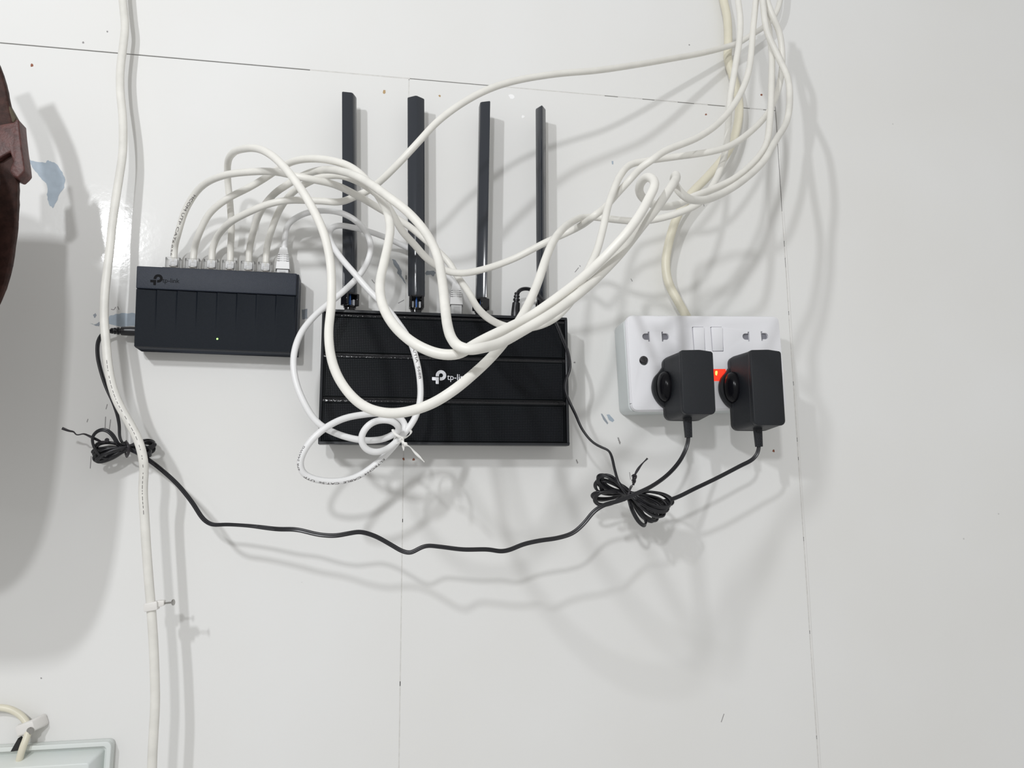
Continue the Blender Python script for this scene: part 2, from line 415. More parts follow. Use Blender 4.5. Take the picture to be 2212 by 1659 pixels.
# fluted lower face: each flute dips at its left and rises to flush at its right, fading downwards
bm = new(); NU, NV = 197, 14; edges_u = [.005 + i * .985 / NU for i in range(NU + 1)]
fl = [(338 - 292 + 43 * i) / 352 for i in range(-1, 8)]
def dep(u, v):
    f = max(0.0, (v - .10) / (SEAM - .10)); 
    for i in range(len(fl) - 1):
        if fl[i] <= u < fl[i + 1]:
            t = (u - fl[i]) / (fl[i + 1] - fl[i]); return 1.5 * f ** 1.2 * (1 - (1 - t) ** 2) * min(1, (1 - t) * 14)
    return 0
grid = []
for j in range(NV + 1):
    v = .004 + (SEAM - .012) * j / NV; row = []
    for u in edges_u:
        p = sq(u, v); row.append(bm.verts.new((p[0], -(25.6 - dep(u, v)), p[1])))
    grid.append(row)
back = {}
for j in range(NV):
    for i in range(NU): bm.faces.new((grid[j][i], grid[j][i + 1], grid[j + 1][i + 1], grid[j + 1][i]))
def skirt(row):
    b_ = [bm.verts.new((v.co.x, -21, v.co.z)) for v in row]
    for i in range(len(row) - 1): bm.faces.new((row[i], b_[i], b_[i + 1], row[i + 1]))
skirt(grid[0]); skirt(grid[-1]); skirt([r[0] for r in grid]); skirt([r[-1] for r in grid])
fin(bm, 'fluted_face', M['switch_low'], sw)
bm = new(); emblem(bm, -189.6, 187.6, 9.8, 26.0, .1); fin(bm, 'emblem', M['logo_black'], sw, smooth=False)
bm = new(); wordmark(bm, 'tp-link', -180.0, 190.3, 13.6, 26.0); fin(bm, 'wordmark', M['logo_black'], sw, smooth=False)
bm = prism(new(), circ(-133.4, 143.0, .75, 10), 25, 25.85); fin(bm, 'indicator_light', M['led'], sw)
PORT = [(-174.9, 204.2), (-159.0, 204.1), (-143.7, 204.1), (-128.3, 204.0), (-112.8, 203.9), (-98.3, 203.8), (-83.4, 203.8)]
for x, z in PORT:
    bm = prism(new(), rect(x - 6.9, z - 2, x + 6.9, z + .9), 6, 22.4); fin(bm, 'port', M['jack'], sw, bevel=.3, seg=1)

# ================================================================== PLUGS OF THE NETWORK CABLES
def clear_plug(x, z0, parent, h=14, top=11.0):
    """clear modular plug standing in a port: hollow shell + wires + latch"""
    bm = new(); w_ = 5.9; d_ = 4.1
    z0 = z0 + .95; top = top - .95
    # four walls of the shell
    prism(bm, rect(x - w_, z0, x + w_, z0 + top), h + d_ - .7, h + d_)
    prism(bm, rect(x - w_, z0, x + w_, z0 + top), h - d_, h - d_ + .7)
    prism(bm, rect(x - w_, z0, x - w_ + .8, z0 + top), h - d_ + .7, h + d_ - .7)
    prism(bm, rect(x + w_ - .8, z0, x + w_, z0 + top), h - d_ + .7, h + d_ - .7)
    plug = fin(bm, 'clear_plug', M['clear'], parent, smooth=False); plug['label'] = 'clear plastic modular plug'
    bm = new(); prism(bm, rect(x - 2.6, z0 + .2, x + 2.6, z0 + top - 2.5), h + d_ + .5, h + d_ + 1.3); prism(bm, rect(x - 2.6, z0, x + 2.6, z0 + 1.2), h + d_, h + d_ + .5)
    fin(bm, 'latch', M['clear'], plug, smooth=False)
    bm = new()
    for k in range(4): prism(bm, rect(x - 2.9 + k * 1.55, z0 + .1, x - 1.75 + k * 1.55, z0 + 3.4), h - .6, h + .6)
    fin(bm, 'wires', M['wire'], plug, smooth=False)
    if top > 7:
        bm = new(); prism(bm, rpoly(rect(x - 3.6, z0 + 3.0, x + 3.6, z0 + top - .3), 1.2, 3), h - 2.6, h + 2.8); fin(bm, 'jacket_end', M['cable2'], plug, bevel=.8, seg=2)

def booted_plug(x, z0, parent, h=14, top=8.0, tilt=0.0, k=1.0):
    """clear plug with a moulded ribbed white boot; returns the top of the boot"""
    clear_plug(x, z0, parent, h, top)
    bm = new()
    prism(bm, rect(x - 4.9, z0 + 1.2, x + 4.9, z0 + top - .3), h - 3.3, h + 3.3)
    prism(bm, rect(x - 5.9, z0 + top, x + 5.9, z0 + top + 1), h - 4.2, h + 4.2, rect(x - 5.8, z0 + top, x + 5.8, z0 + top + 1))
    def slab(za, zb, wa, wb, da, db):
        v = []
        for z_, w_, d_ in ((za, wa, da), (zb, wb, db)):
            v.append([bm.verts.new((x + sx * w_ + tilt * (z_ - z0 - top), -(h + sy * d_), z_)) for sx, sy in ((-1, -1), (1, -1), (1, 1), (-1, 1))])
        for i in range(4): bm.faces.new((v[0][i], v[0][(i + 1) % 4], v[1][(i + 1) % 4], v[1][i]))
        bm.faces.new(v[0][::-1]); bm.faces.new(v[1])
    z = z0 + top
    slab(z, z + 7.0, 5.9, 5.3, 4.3, 4.0)
    for i in range(4):                                   # ribs with gaps, joined by a spine
        a = z + 7.0 + i * 1.9; w0 = 5.2 - i * .22
        slab(a, a + .75, 2.9, 2.9, 3.3, 3.2); slab(a - .05, a + .8, .7, .7, 3.75, 3.7)
        slab(a + .75, a + 1.9, w0, w0 - .15, 3.9 - i * .1, 3.85 - i * .1)
    a = z + 7.0 + 4 * 1.9
    slab(a, a + 5.5, 4.1, 3.1, 3.4, 3.1)
    b = fin(bm, 'ribbed_boot', M['boot'], parent, bevel=.18, seg=1); b['label'] = 'moulded white ribbed boot'
    return Vector((x + tilt * (a + 5.5 - z0 - top), -h, a + 5.5))

GRP = 'white network cables hanging between the switch and the upper right corner'
R0 = 2.85
def separate(paths, radii, rounds=90, gap=.45, step=2, half=24):
    """push crossing jackets apart along the depth of the room until none cuts another"""
    import numpy as np
    A = [np.array([tuple(p) for p in q]) for q in paths]; eye = np.array((0, -D, 0))
    U = [(a - eye) / np.linalg.norm(a - eye, axis=1)[:, None] for a in A]
    Z = [np.linalg.norm(a - eye, axis=1) for a in A]; Z0 = [z.copy() for z in Z]
    k = np.hanning(2 * half + 1)
    for rnd in range(rounds):
        left = 0; push = [np.zeros(len(z)) for z in Z]
        P = [eye + u * z[:, None] for u, z in zip(U, Z)]
        for a in range(len(A)):
            for b in range(a + 1, len(A)):
                pa, pb = P[a][::step], P[b][::step]
                d = np.sqrt(np.maximum((pa ** 2).sum(1)[:, None] + (pb ** 2).sum(1)[None] - 2 * pa @ pb.T, 0)); need = radii[a] + radii[b] + gap
                I, J = np.nonzero(d < need)
                for i, j in zip(I, J):
                    left += 1; m = (need - d[i, j]) * .4 + .05; i *= step; j *= step
                    s_ = -m if Z0[a][i] < Z0[b][j] else m
                    if abs(s_) > abs(push[a][i]): push[a][i] = s_
                    if m > abs(push[b][j]): push[b][j] = -s_
        if not left: break
        for a in range(len(A)):
            q = push[a]; n = len(q); o = np.zeros(n)
            for i in np.nonzero(q)[0]:
                lo, hi = max(0, i - half), min(n, i + half + 1); w_ = q[i] * k[lo - i + half:hi - i + half]
                o[lo:hi] = np.where(np.abs(w_) > np.abs(o[lo:hi]), w_, o[lo:hi])
            o = np.convolve(np.pad(o, 8, mode='edge'), np.hanning(17) / np.hanning(17).sum(), 'valid')[:n]
            fade = np.clip((np.arange(n) - 10) / 14, 0, 1)
            Z[a] = np.minimum(Z[a] + o * fade, (D - radii[a] - .4) / U[a][:, 1])   # never into the wall
    return [[Vector(tuple(p)) for p in eye + u * z[:, None]] for u, z in zip(U, Z)], rnd, left
JOBS = []
def HM(x, h):
    k = 1.45 - .30 * min(1, max(0, (x - 1000) / 300)); return h * k + 60 * min(1, max(0, (x - 1150) / 350)) if h > 16 or x > 700 else h
def net_cable(label, pts, port=None, material='cable', r=R0, name='network_cable', group=GRP, cat='cable', remap=True):
    head = []
    if port is not None:
        x, z = PORT[port]; head = [Vector((x, -14, z + 3.6)), Vector((x, -14, z + 8)), Vector((x, -14.2, z + 13))]
    path = spline(head + [W(x, y, HM(x, h) if remap else h) for x, y, h in pts], 2.0, 5)
    t = thing(name, label, cat, (path[0].x, path[0].y, path[0].z), group)
    if port is not None: clear_plug(PORT[port][0], PORT[port][1], t)
    JOBS.append((t, path, r, material)); return t, path

c1, path1 = net_cable('white network cable with grey lettering in the leftmost switch port', [
 (377, 535, 15), (385, 503, 17), (400, 455, 23), (430, 408, 34), (480, 380, 52), (545, 371, 64), (600, 372, 77), (650, 383, 83), (720, 398, 78), (773, 423, 67), (822, 452, 56), (859, 473, 53), (888, 492, 51), (915, 515, 50), (944, 541, 50), (968, 565, 50),
 (988, 597, 54), (1011, 630, 66), (1034, 668, 84), (1062, 692, 98), (1096, 706, 108), (1150, 707, 122), (1200, 686, 132), (1240, 642, 138), (1268, 588, 138), (1289, 543, 132), (1303, 492, 124), (1313, 447, 114), (1324, 415, 104), (1340, 379, 92), (1363, 355, 80), (1400, 347, 72), (1458, 339, 60), (1534, 328, 57), (1575, 316, 52), (1623, 283, 38), (1656, 248, 24),
 (1673, 218, 15), (1685, 178, 13), (1690, 128, 14), (1684, 72, 18), (1669, 35, 22), (1656, 0, 22), (1648, -35, 20)], 0)

c2, path2 = net_cable('white network cable in the second switch port, closing on the foremost hook', [
 (420, 538, 15), (428, 510, 18), (452, 462, 26), (490, 430, 34), (540, 404, 40), (575, 383, 46), (600, 366, 54), (630, 350, 68), (665, 343, 82), (705, 345, 92), (745, 355, 101), (775, 373, 108), (799, 398, 114), (820, 427, 122), (837, 460, 132), (843, 495, 142), (838, 530, 150), (829, 570, 158), (821, 610, 168), (824, 650, 178), (840, 687, 188), (868, 721, 197), (905, 748, 203), (950, 765, 206), (990, 765, 207),
 (1022, 746, 208), (1060, 726, 210), (1096, 709, 212), (1140, 687, 213), (1197, 648, 214), (1262, 597, 215), (1314, 547, 216), (1355, 502, 212), (1384, 461, 207), (1403, 426, 200), (1414, 402, 195), (1410, 387, 188), (1396, 383, 180), (1383, 397, 172), (1381, 416, 164), (1394, 433, 156), (1415, 443, 148), (1436, 446, 134), (1460, 443, 124), (1496, 426, 110), (1534, 411, 99), (1585, 387, 86), (1636, 342, 65), (1656, 309, 52), (1664, 250, 34), (1666, 200, 25), (1667, 113, 19), (1660, 60, 15), (1650, 0, 13), (1644, -35, 13)], 1)

c3, path3 = net_cable('white network cable in the third switch port, rising alone across two antennas', [
 (459, 538, 15), (467, 516, 20), (498, 480, 50), (540, 457, 66), (580, 441, 74), (620, 433, 77), (690, 434, 78), (737, 436, 79), (770, 423, 82), (797, 411, 88), (815, 397, 95), (835, 379, 103), (862, 352, 112), (900, 311, 118), (945, 263, 119), (1000, 222, 117), (1060, 191, 112), (1120, 173, 106), (1200, 160, 99), (1290, 152, 88), (1380, 139, 70), (1450, 127, 52), (1520, 114, 34), (1570, 101, 23), (1597, 92, 20),
 (1622, 76, 18), (1645, 62, 17), (1664, 46, 17), (1678, 24, 17), (1685, 0, 17), (1688, -35, 17)], 2, remap=False)

c4, path4 = net_cable('white network cable in the fourth switch port, making the big loop across the router', [
 (498, 535, 15), (500, 500, 18), (497, 440, 24), (492, 390, 29), (492, 352, 40), (504, 330, 58), (530, 321, 78), (560, 322, 96), (590, 338, 110), (620, 368, 120), (650, 408, 126), (675, 450, 131), (700, 505, 136), (714, 570, 140), (716, 650, 144), (710, 720, 150), (716, 775, 157), (735, 823, 166), (768, 864, 175), (803, 885, 183), (845, 893, 190), (890, 887, 196), (935, 871, 200), (980, 843, 203), (1025, 806, 203), (1070, 762, 197), (1105, 718, 190), (1135, 670, 184), (1160, 615, 176), (1178, 562, 168), (1195, 522, 154), (1214, 496, 138),
 (1240, 477, 99), (1258, 470, 80), (1283, 469, 74), (1302, 471, 73), (1325, 474, 75), (1382, 478, 74), (1425, 472, 70), (1471, 458, 66), (1509, 440, 60), (1532, 412, 54), (1550, 380, 46), (1565, 335, 38), (1572, 285, 31), (1577, 215, 27), (1588, 145, 26), (1597, 90, 25), (1599, 40, 22), (1594, 0, 20), (1590, -35, 18)], 3)

c5, path5 = net_cable('white network cable in the fifth switch port, with dirty print at its sharp bend', [
 (539, 538, 15), (546, 505, 18), (560, 462, 30), (590, 421, 46), (622, 398, 56), (660, 377, 65), (700, 367, 86), (745, 372, 112), (785, 388, 132), (832, 420, 150), (883, 460, 157), (920, 503, 162), (944, 550, 168), (955, 605, 176), (961, 660, 186), (966, 700, 196), (975, 730, 206), (992, 749, 214), (1015, 756, 218), (1034, 753, 220), (1062, 747, 220), (1083, 740, 220), (1132, 713, 220), (1197, 674, 219), (1262, 625, 215), (1305, 585, 208), (1346, 541, 202), (1387, 488, 198), (1412, 458, 191), (1434, 428, 184), (1452, 400, 178), (1461, 385, 168), (1459, 378, 158), (1455, 388, 149), (1460, 402, 142), (1468, 414, 144), (1484, 428, 139), (1509, 433, 130), (1547, 424, 109), (1598, 395, 93), (1648, 350, 73), (1676, 303, 57), (1699, 263, 45), (1706, 219, 37), (1702, 170, 31), (1680, 120, 27), (1656, 65, 25), (1647, 0, 24), (1640, -35, 24)], 4, 'cable3')

c6, path6 = net_cable('white network cable in the sixth switch port, dipping low between the antennas', [
 (576, 538, 15), (584, 505, 18), (603, 455, 28), (628, 420, 40), (655, 400, 50), (690, 384, 58), (730, 379, 68), (775, 393, 86), (805, 412, 92), (828, 432, 92), (851, 468, 88), (868, 498, 83), (895, 528, 76), (925, 561, 70), (967, 586, 66), (998, 590, 66), (1040, 583, 67), (1107, 560, 71), (1180, 523, 80), (1231, 500, 78), (1256, 487, 85), (1270, 477, 96), (1285, 465, 106), (1307, 448, 100), (1329, 423, 95), (1362, 387, 90), (1385, 362, 94), (1408, 346, 95), (1433, 328, 88), (1509, 296, 66), (1560, 258, 48), (1598, 205, 34), (1618, 150, 25), (1627, 60, 20), (1633, 0, 20), (1637, -35, 20)], 5)

# ---- patch cable with a booted plug at either end, coiled and tied in front of the router
t7 = thing('patch_cable', 'thin bright white patch cable tied in loops in front of the router', 'cable', (-83.4, -14, 204), GRP)
b1 = booted_plug(PORT[6][0], 203.8, t7, 14, 5.5)
b2 = booted_plug(70.2, 171.0, t7, 16, 11.5, tilt=-.03)
R7 = 2.6
path7 = spline([b1 - Vector((0, 0, 4)), b1 + Vector((.3, 0, 1))] + [W(*p) for p in [
 (621, 487, 16), (642, 469, 22), (670, 458, 30), (705, 455, 36), (740, 461, 40), (770, 478, 42), (793, 505, 43), (801, 530, 44), (797, 558, 45), (780, 590, 46), (750, 622, 48), (715, 652, 54), (680, 682, 62), (650, 720, 70), (635, 765, 76), (636, 810, 80), (652, 860, 82), (685, 912, 81), (730, 938, 80), (785, 951, 79), (825, 949, 80), (850, 938, 84), (863, 926, 90), (852, 912, 95), (830, 907, 97), (805, 912, 96), (786, 930, 95), (780, 952, 93), (790, 970, 90), (812, 977, 87), (838, 969, 84), (860, 950, 80), (875, 930, 77), (873, 912, 76), (858, 899, 77), (830, 893, 80), (790, 895, 84), (740, 905, 89), (695, 930, 93), (662, 965, 93), (648, 1000, 90), (655, 1022, 87), (680, 1035, 84), (725, 1040, 80), (770, 1030, 77), (815, 1000, 76), (845, 970, 76), (865, 946, 77), (886, 920, 77), (900, 895, 76), (908, 860, 75), (907, 820, 74), (900, 780, 73), (885, 735, 72), (862, 700, 71), (835, 665, 70), (800, 630, 68), (765, 590, 64), (735, 555, 56), (716, 525, 48), (710, 505, 42), (718, 491, 38), (735, 487, 35), (765, 492, 31), (800, 501, 26), (840, 516, 17), (865, 528, 11), (885, 538, 9.5), (905, 549, 9.5), (922, 561, 11), (950, 582, 14), (972, 602, 16)]] + [b2 + Vector((-.6, 0, 1)), b2 - Vector((0, 0, 5))], 2.0, 5)
JOBS.append((t7, path7, R7, 'cable2'))

# ---- white flat cable down the left side, cream mains cable
def plain_cable(name, label, cat, pts, prof, material, side=None):
    path = px_path(pts); t = thing(name, label, cat, tuple(path[-1]))
    fin(sweep(new(), path, prof, side=Vector((0, -1, 0))), 'jacket', M[material], t)
    return t, path
tl, pathl = plain_cable('mains_cable', 'long white cable with tiny print running down the left side of the wall', 'cable', [
 (262, -40, 14), (265, 0, 14), (268, 30, 14), (270, 60, 15), (266, 100, 15), (260, 150, 16), (260, 200, 18), (264, 240, 19), (266, 280, 21), (265, 330, 23), (258, 380, 25), (250, 430, 27), (243, 480, 29), (238, 530, 31), (231, 590, 33), (226, 640, 34), (225, 690, 36), (229, 740, 38), (233, 785, 40), (241, 830, 42), (255, 870, 44), (275, 906, 46), (298, 950, 48), (307, 980, 48), (311, 1010, 47), (309, 1060, 45), (312, 1110, 44), (316, 1180, 44), (322, 1260, 43), (326, 1307, 42), (331, 1380, 42), (334, 1450, 42), (335, 1520, 42), (332, 1580, 42), (329, 1640, 42), (328, 1700, 42)], oval(3.5, 2.5, 16), 'cable3')
LL = arc_len(pathl)
bm = new()
s_ = near_len(pathl, LL, W(238, 780, 40)); e_ = near_len(pathl, LL, W(312, 1110, 44))
while s_ < e_:
    l_ = random.choice((1.2, 2.2, 3.2)); p, t = at_len(pathl, LL, s_ + l_ / 2)
    n = Vector((0, -1, 0)); n = (n - t * n.dot(t)).normalized(); b = n.cross(t)
    for q in (-.1,):
        vs_ = [bm.verts.new(p + n * 2.62 + b * (q + dy) + t * dx) for dx, dy in ((-l_ / 2, 0), (l_ / 2, 0), (l_ / 2, .38), (-l_ / 2, .38))]; bm.faces.new(vs_)
    s_ += l_ + random.choice((.9, 1.6, 4.0))
fin(bm, 'printed_marks', M['print'], tl, smooth=False)
plain_cable('mains_cable', 'thick cream mains cable entering the top of the wall socket', 'cable', [
 (1556, -40, 8), (1563, 0, 8), (1571, 40, 8), (1573, 90, 7), (1572, 125, 7), (1580, 155, 8), (1592, 195, 9), (1597, 235, 10), (1591, 280, 12), (1572, 328, 15), (1530, 380, 18), (1490, 422, 18), (1462, 470, 15), (1446, 520, 13), (1438, 570, 12), (1444, 610, 12), (1464, 650, 14), (1482, 682, 15), (1497, 712, 16)], disc(4.3, 16), 'cream')

# ---- mains cream cable takes part in the separation; then all jackets are built
NEW, _rounds, _hit = separate([q[1] for q in JOBS], [q[2] for q in JOBS])
print('cables separated after', _rounds, 'rounds, left:', _hit)
for (t_, _, r_, m_), p_ in zip(JOBS, NEW): fin(sweep(new(), p_, disc(r_, 14)), 'jacket', M[m_], t_)
wrap_text('HCOM UTP CAT6 0.56', NEW[0], W(438, 402, 34), W(375, 552, 14), R0, 3.0, phi0=.25, phi1=-1.0, parent=c1)
path7 = NEW[6]
wrap_text('EIA/TIA  568B', path7, W(889, 745, 72), W(911, 822, 74), R7, 3.0, phi0=.15, parent=t7)
wrap_text('ELTECH4  CABLE  CAT.5e  UTP', path7, W(828, 990, 76), W(664, 1022, 88), R7, 2.8, phi0=.75, parent=t7)
wrap_text('4PR 24AWG', path7, W(660, 1012, 88), W(662, 965, 93), R7, 2.6, phi0=.75, parent=t7)

# ================================================================== ROUTER
ro = thing('router', 'black four-antenna router with three dotted panels below the antennas', 'router', (61.5, 0, 54))
RX0, RX1, RZ0, RZ1 = -47.2, 170.0, 54.0, 170.8
bm = new(); o0 = rect(RX0 + 5, RZ0 + 5, RX1 - 5, RZ1 - 5); o1 = rect(RX0, RZ0, RX1, RZ1)
prism(bm, o0, 0, 22, rect(RX0 + 2, RZ0 + 2, RX1 - 2, RZ1 - 1)); prism(bm, o1, 22, 29.5)
fin(bm, 'casing', M['router'], ro, bevel=.6, seg=2)
bm = new()
for q in (rect(RX0, RZ0, RX1, RZ0 + 2.2), rect(RX0, RZ1 - 2.4, RX1, RZ1), rect(RX0, RZ0 + 2.2, RX0 + 2.2, RZ1 - 2.4), rect(RX1 - 2.2, RZ0 + 2.2, RX1, RZ1 - 2.4)): prism(bm, q, 28, 32.6)
fin(bm, 'rim', M['router'], ro, bevel=.35, seg=1)
PX0, PX1 = RX0 + 2.6, RX1 - 2.6
for (za, zb) in ((132.9, 168.0), (94.4, 131.8), (56.6, 93.3)):
    bm = new()                                            # slab with a glossy bevel along its top edge
    prof = [(28, za), (31.7, za), (31.7, zb - 2.2), (30.6, zb), (28, zb)]
    A = [bm.verts.new((PX0, -h, z)) for h, z in prof]; B = [bm.verts.new((PX1, -h, z)) for h, z in prof]
    for i in range(5): bm.faces.new((A[i], A[(i + 1) % 5], B[(i + 1) % 5], B[i]))
    bm.faces.new(A[::-1]); bm.faces.new(B)
    pn = fin(bm, 'panel', M['panel'], ro, bevel=.15, seg=1)
    bm = new(); ep = ((31.74, zb - 2.9), (31.74, zb - 1.9), (31.6, zb - 1.1), (31.3, zb - .5), (30.9, zb - .12), (30.4, zb + .02), (29.5, zb - 1.5), (30.5, zb - 2.9))
    A = [bm.verts.new((PX0, -h, z)) for h, z in ep]; B = [bm.verts.new((PX1, -h, z)) for h, z in ep]; ne_ = len(ep)
    for i in range(ne_): bm.faces.new((A[i], A[(i + 1) % ne_], B[(i + 1) % ne_], B[i]))
    bm.faces.new(A[::-1]); bm.faces.new(B); fin(bm, 'glossy_edge', M['edge'], pn)
    bm = new(); pit = 1.47; nx = int((PX1 - PX0 - 4) / pit); nz = int((zb - za - 4.4) / pit)
    for i in range(nx):
        for j in range(nz):
            x = PX0 + 2 + pit * (i + .5); z = za + 1.0 + pit * (j + .5)
            a = [bm.verts.new((x + sx * .52, -31.65, z + sz * .52)) for sx, sz in ((-1, -1), (1, -1), (1, 1), (-1, 1))]
            b = [bm.verts.new((x + sx * .30, -31.98, z + sz * .30)) for sx, sz in ((-1, -1), (1, -1), (1, 1), (-1, 1))]
            for k in range(4): bm.faces.new((a[k], a[(k + 1) % 4], b[(k + 1) % 4], b[k]))
            bm.faces.new(b)
    st = fin(bm, 'raised_dots', M['mesh'], pn, smooth=False); st['kind'] = 'stuff'
bm = new(); emblem(bm, 47.8, 107.2, 12.4, 32.0, .15); fin(bm, 'emblem', M['logo_white'], ro, smooth=False)
bm = new(); wordmark(bm, 'tp-link', 61.0, 110.9, 18.6, 32.05); fin(bm, 'wordmark', M['logo_white'], ro, smooth=False)

def antenna(xb, xt, zt, phi, hc=20.0, base_h=17.0, label=None):
    zb = 188.5; cph, sph = math.cos(phi), math.sin(phi)
    def R_(a, b): return (a * cph + b * sph, -a * sph + b * cph)   # (sideways, towards the viewer)
    c = .9
    rh = [(8, 0), (7.2, .8), (c, 4.9), (-c, 4.9), (-7.2, .8), (-8, 0), (-7.2, -.8), (-c, -4.6), (c, -4.6), (7.2, -.8)]
    bm = new(); rings = []
    for z, k in ((zb, .94), (zb + 3, .96), (zt - 1.0, 1.0), (zt, .95)):
        f = (z - zb) / (zt - zb); cxx = xb + (xt - xb) * f
        rings.append([bm.verts.new((cxx + R_(a, b)[0] * k, -(hc + R_(a, b)[1] * k), z)) for a, b in rh])
    n = len(rh)
    for i in range(3):
        for j in range(n): bm.faces.new((rings[i][j], rings[i][(j + 1) % n], rings[i + 1][(j + 1) % n], rings[i + 1][j]))
    bm.faces.new(rings[0][::-1]); bm.faces.new(rings[-1])
    an = fin(bm, 'antenna', M['antenna'], ro, bevel=.25, seg=1)
    if label: an['label'] = label
    # fork under the blade: two cheeks, a top bar and a back, leaving a window
    bm = new()
    def blk(a0, a1, b0, b1, z0, z1):
        v = []
        for z in (z0, z1): v.append([bm.verts.new((xb + R_(a, b)[0], -(hc + R_(a, b)[1]), z)) for a, b in ((a0, b0), (a1, b0), (a1, b1), (a0, b1))])
        for i in range(4): bm.faces.new((v[0][i], v[0][(i + 1) % 4], v[1][(i + 1) % 4], v[1][i]))
        bm.faces.new(v[0][::-1]); bm.faces.new(v[1])
    blk(-6.6, -4.3, -4.5, 5.0, 177.5, 188.4); blk(4.3, 6.6, -4.5, 5.0, 177.5, 188.4); blk(-4.3, 4.3, -4.5, 5.0, 186.9, 188.6); blk(-4.3, 4.3, -4.6, -3.4, 177.5, 187)
    fin(bm, 'hinge_fork', M['gloss'], an, bevel=.3, seg=1)
    bm = new(); blk(-.7, .7, -1.5, .8, 178, 186.9); fin(bm, 'inner_wire', M['bluewire'], an, bevel=.3, seg=2)
    bm = new(); blk(-4.1, -2.5, -2, 2.2, 177.6, 183.6); blk(2.2, 4.1, -2, 2.2, 177.6, 183.4); fin(bm, 'hinge_pin', M['greywire'], an, bevel=.3, seg=1)
    bm = new()
    pth = [Vector((xb, -base_h, z)) for z in (168, 170, 176.0, 176.4, 177.8, 178.2)]
    rr = (5.0, 5.1, 4.9, 5.6, 5.6, 4.6)
    rg = []
    for p, r in zip(pth, rr): rg.append([bm.verts.new((p.x + a, p.y + b, p.z)) for a, b in disc(r, 24)])
    for i in range(len(rg) - 1):
        for j in range(24): bm.faces.new((rg[i][j], rg[i][(j + 1) % 24], rg[i + 1][(j + 1) % 24], rg[i + 1][j]))
    bm.faces.new(rg[0][::-1]); bm.faces.new(rg[-1])
    fin(bm, 'hinge_collar', M['gloss'], an)
antenna(-24.6, -30.0, 378.5, math.radians(35))
antenna(34.0, 31.2, 380.5, 0)
antenna(92.6, 96.2, 380.5, math.radians(-55))
antenna(149.3, 151.0, 379.8, math.radians(-94))

# ================================================================== WALL SOCKET
SX, SZ, SA = 301.6, 131.6, 1.75
so = thing('wall_socket', 'white double wall socket holding two black power adapters', 'wall socket', (SX, 0, SZ - 43))
bm = new(); prism(bm, rpoly(rect(-75.5, -43.8, 75, 43), 6), 0, 29.5, rpoly(rect(-76, -44.2, 75.5, 43.4), 6))
fin(xf(bm, SX, SZ, SA), 'back_box', M['backbox'], so, bevel=1.0, seg=3)
def slot(cx, cz, d):
    """pin slot: a round-ended key with a narrow blade at its flat side (d = -1: flat side on the right)"""
    k = -d
    p = [(2.6 * k, -4.6), (2.6 * k, 4.6), (1.0 * k, 4.6), (1.0 * k, 3.0)] + [(-1.6 * k + 3.0 * math.cos(a) * k * -1 * -1, 3.0 * math.sin(a)) for a in [math.pi * .5 + i * math.pi / 8 for i in range(9)]] + [(1.0 * k, -3.0), (1.0 * k, -4.6)]
    return [(cx + x, cz + z) for x, z in p]
def loc(px, py, h=38):
    v = W(px, py, h); x, z = v.x - SX, v.z - SZ; a = math.radians(-SA)
    return (x * math.cos(a) - z * math.sin(a), x * math.sin(a) + z * math.cos(a))
SL = []
for (px, py, d) in ((1398, 727, -1), (1435.5, 727, 1), (1614, 727, -1), (1650, 726, 1)): c = loc(px, py); SL.append((c, d))
RK = [(-13.4, 20.6, 11.4, 24), (4.4, 20.6, 11.4, 24)]
rk0 = loc(1495, 706); rk1 = loc(1534.5, 706)
RK = [rect(rk0[0], rk0[1] - 23.5, rk0[0] + 11.6, rk0[1]), rect(rk1[0], rk1[1] - 23.5, rk1[0] + 11.6, rk1[1])]
nl = loc(1556, 810)
NE = rect(nl[0] - 8.2, nl[1] - 5.6, nl[0] + 6.0, nl[1] + 5.6)
sc_ = loc(1391, 779)
holes = [slot(c[0], c[1], d)[::-1] for c, d in SL] + [rpoly(q, .8, 3)[::-1] for q in RK] + [NE[::-1], circ(sc_[0], sc_[1], 4.3, 20)[::-1]]
bm = curve_solid(rpoly(rect(-74.8, -43.2, 75, 43.2), 4.5), [], 29.0, 34.0, .4)
bm2 = curve_solid(rpoly(rect(-75.2, -43.4, 75.4, 43.6), 4.5), holes, 31.5, 38, .22)
fin(xf(bm2, SX, SZ, SA), 'face_plate', M['plate'], so, ang=30)
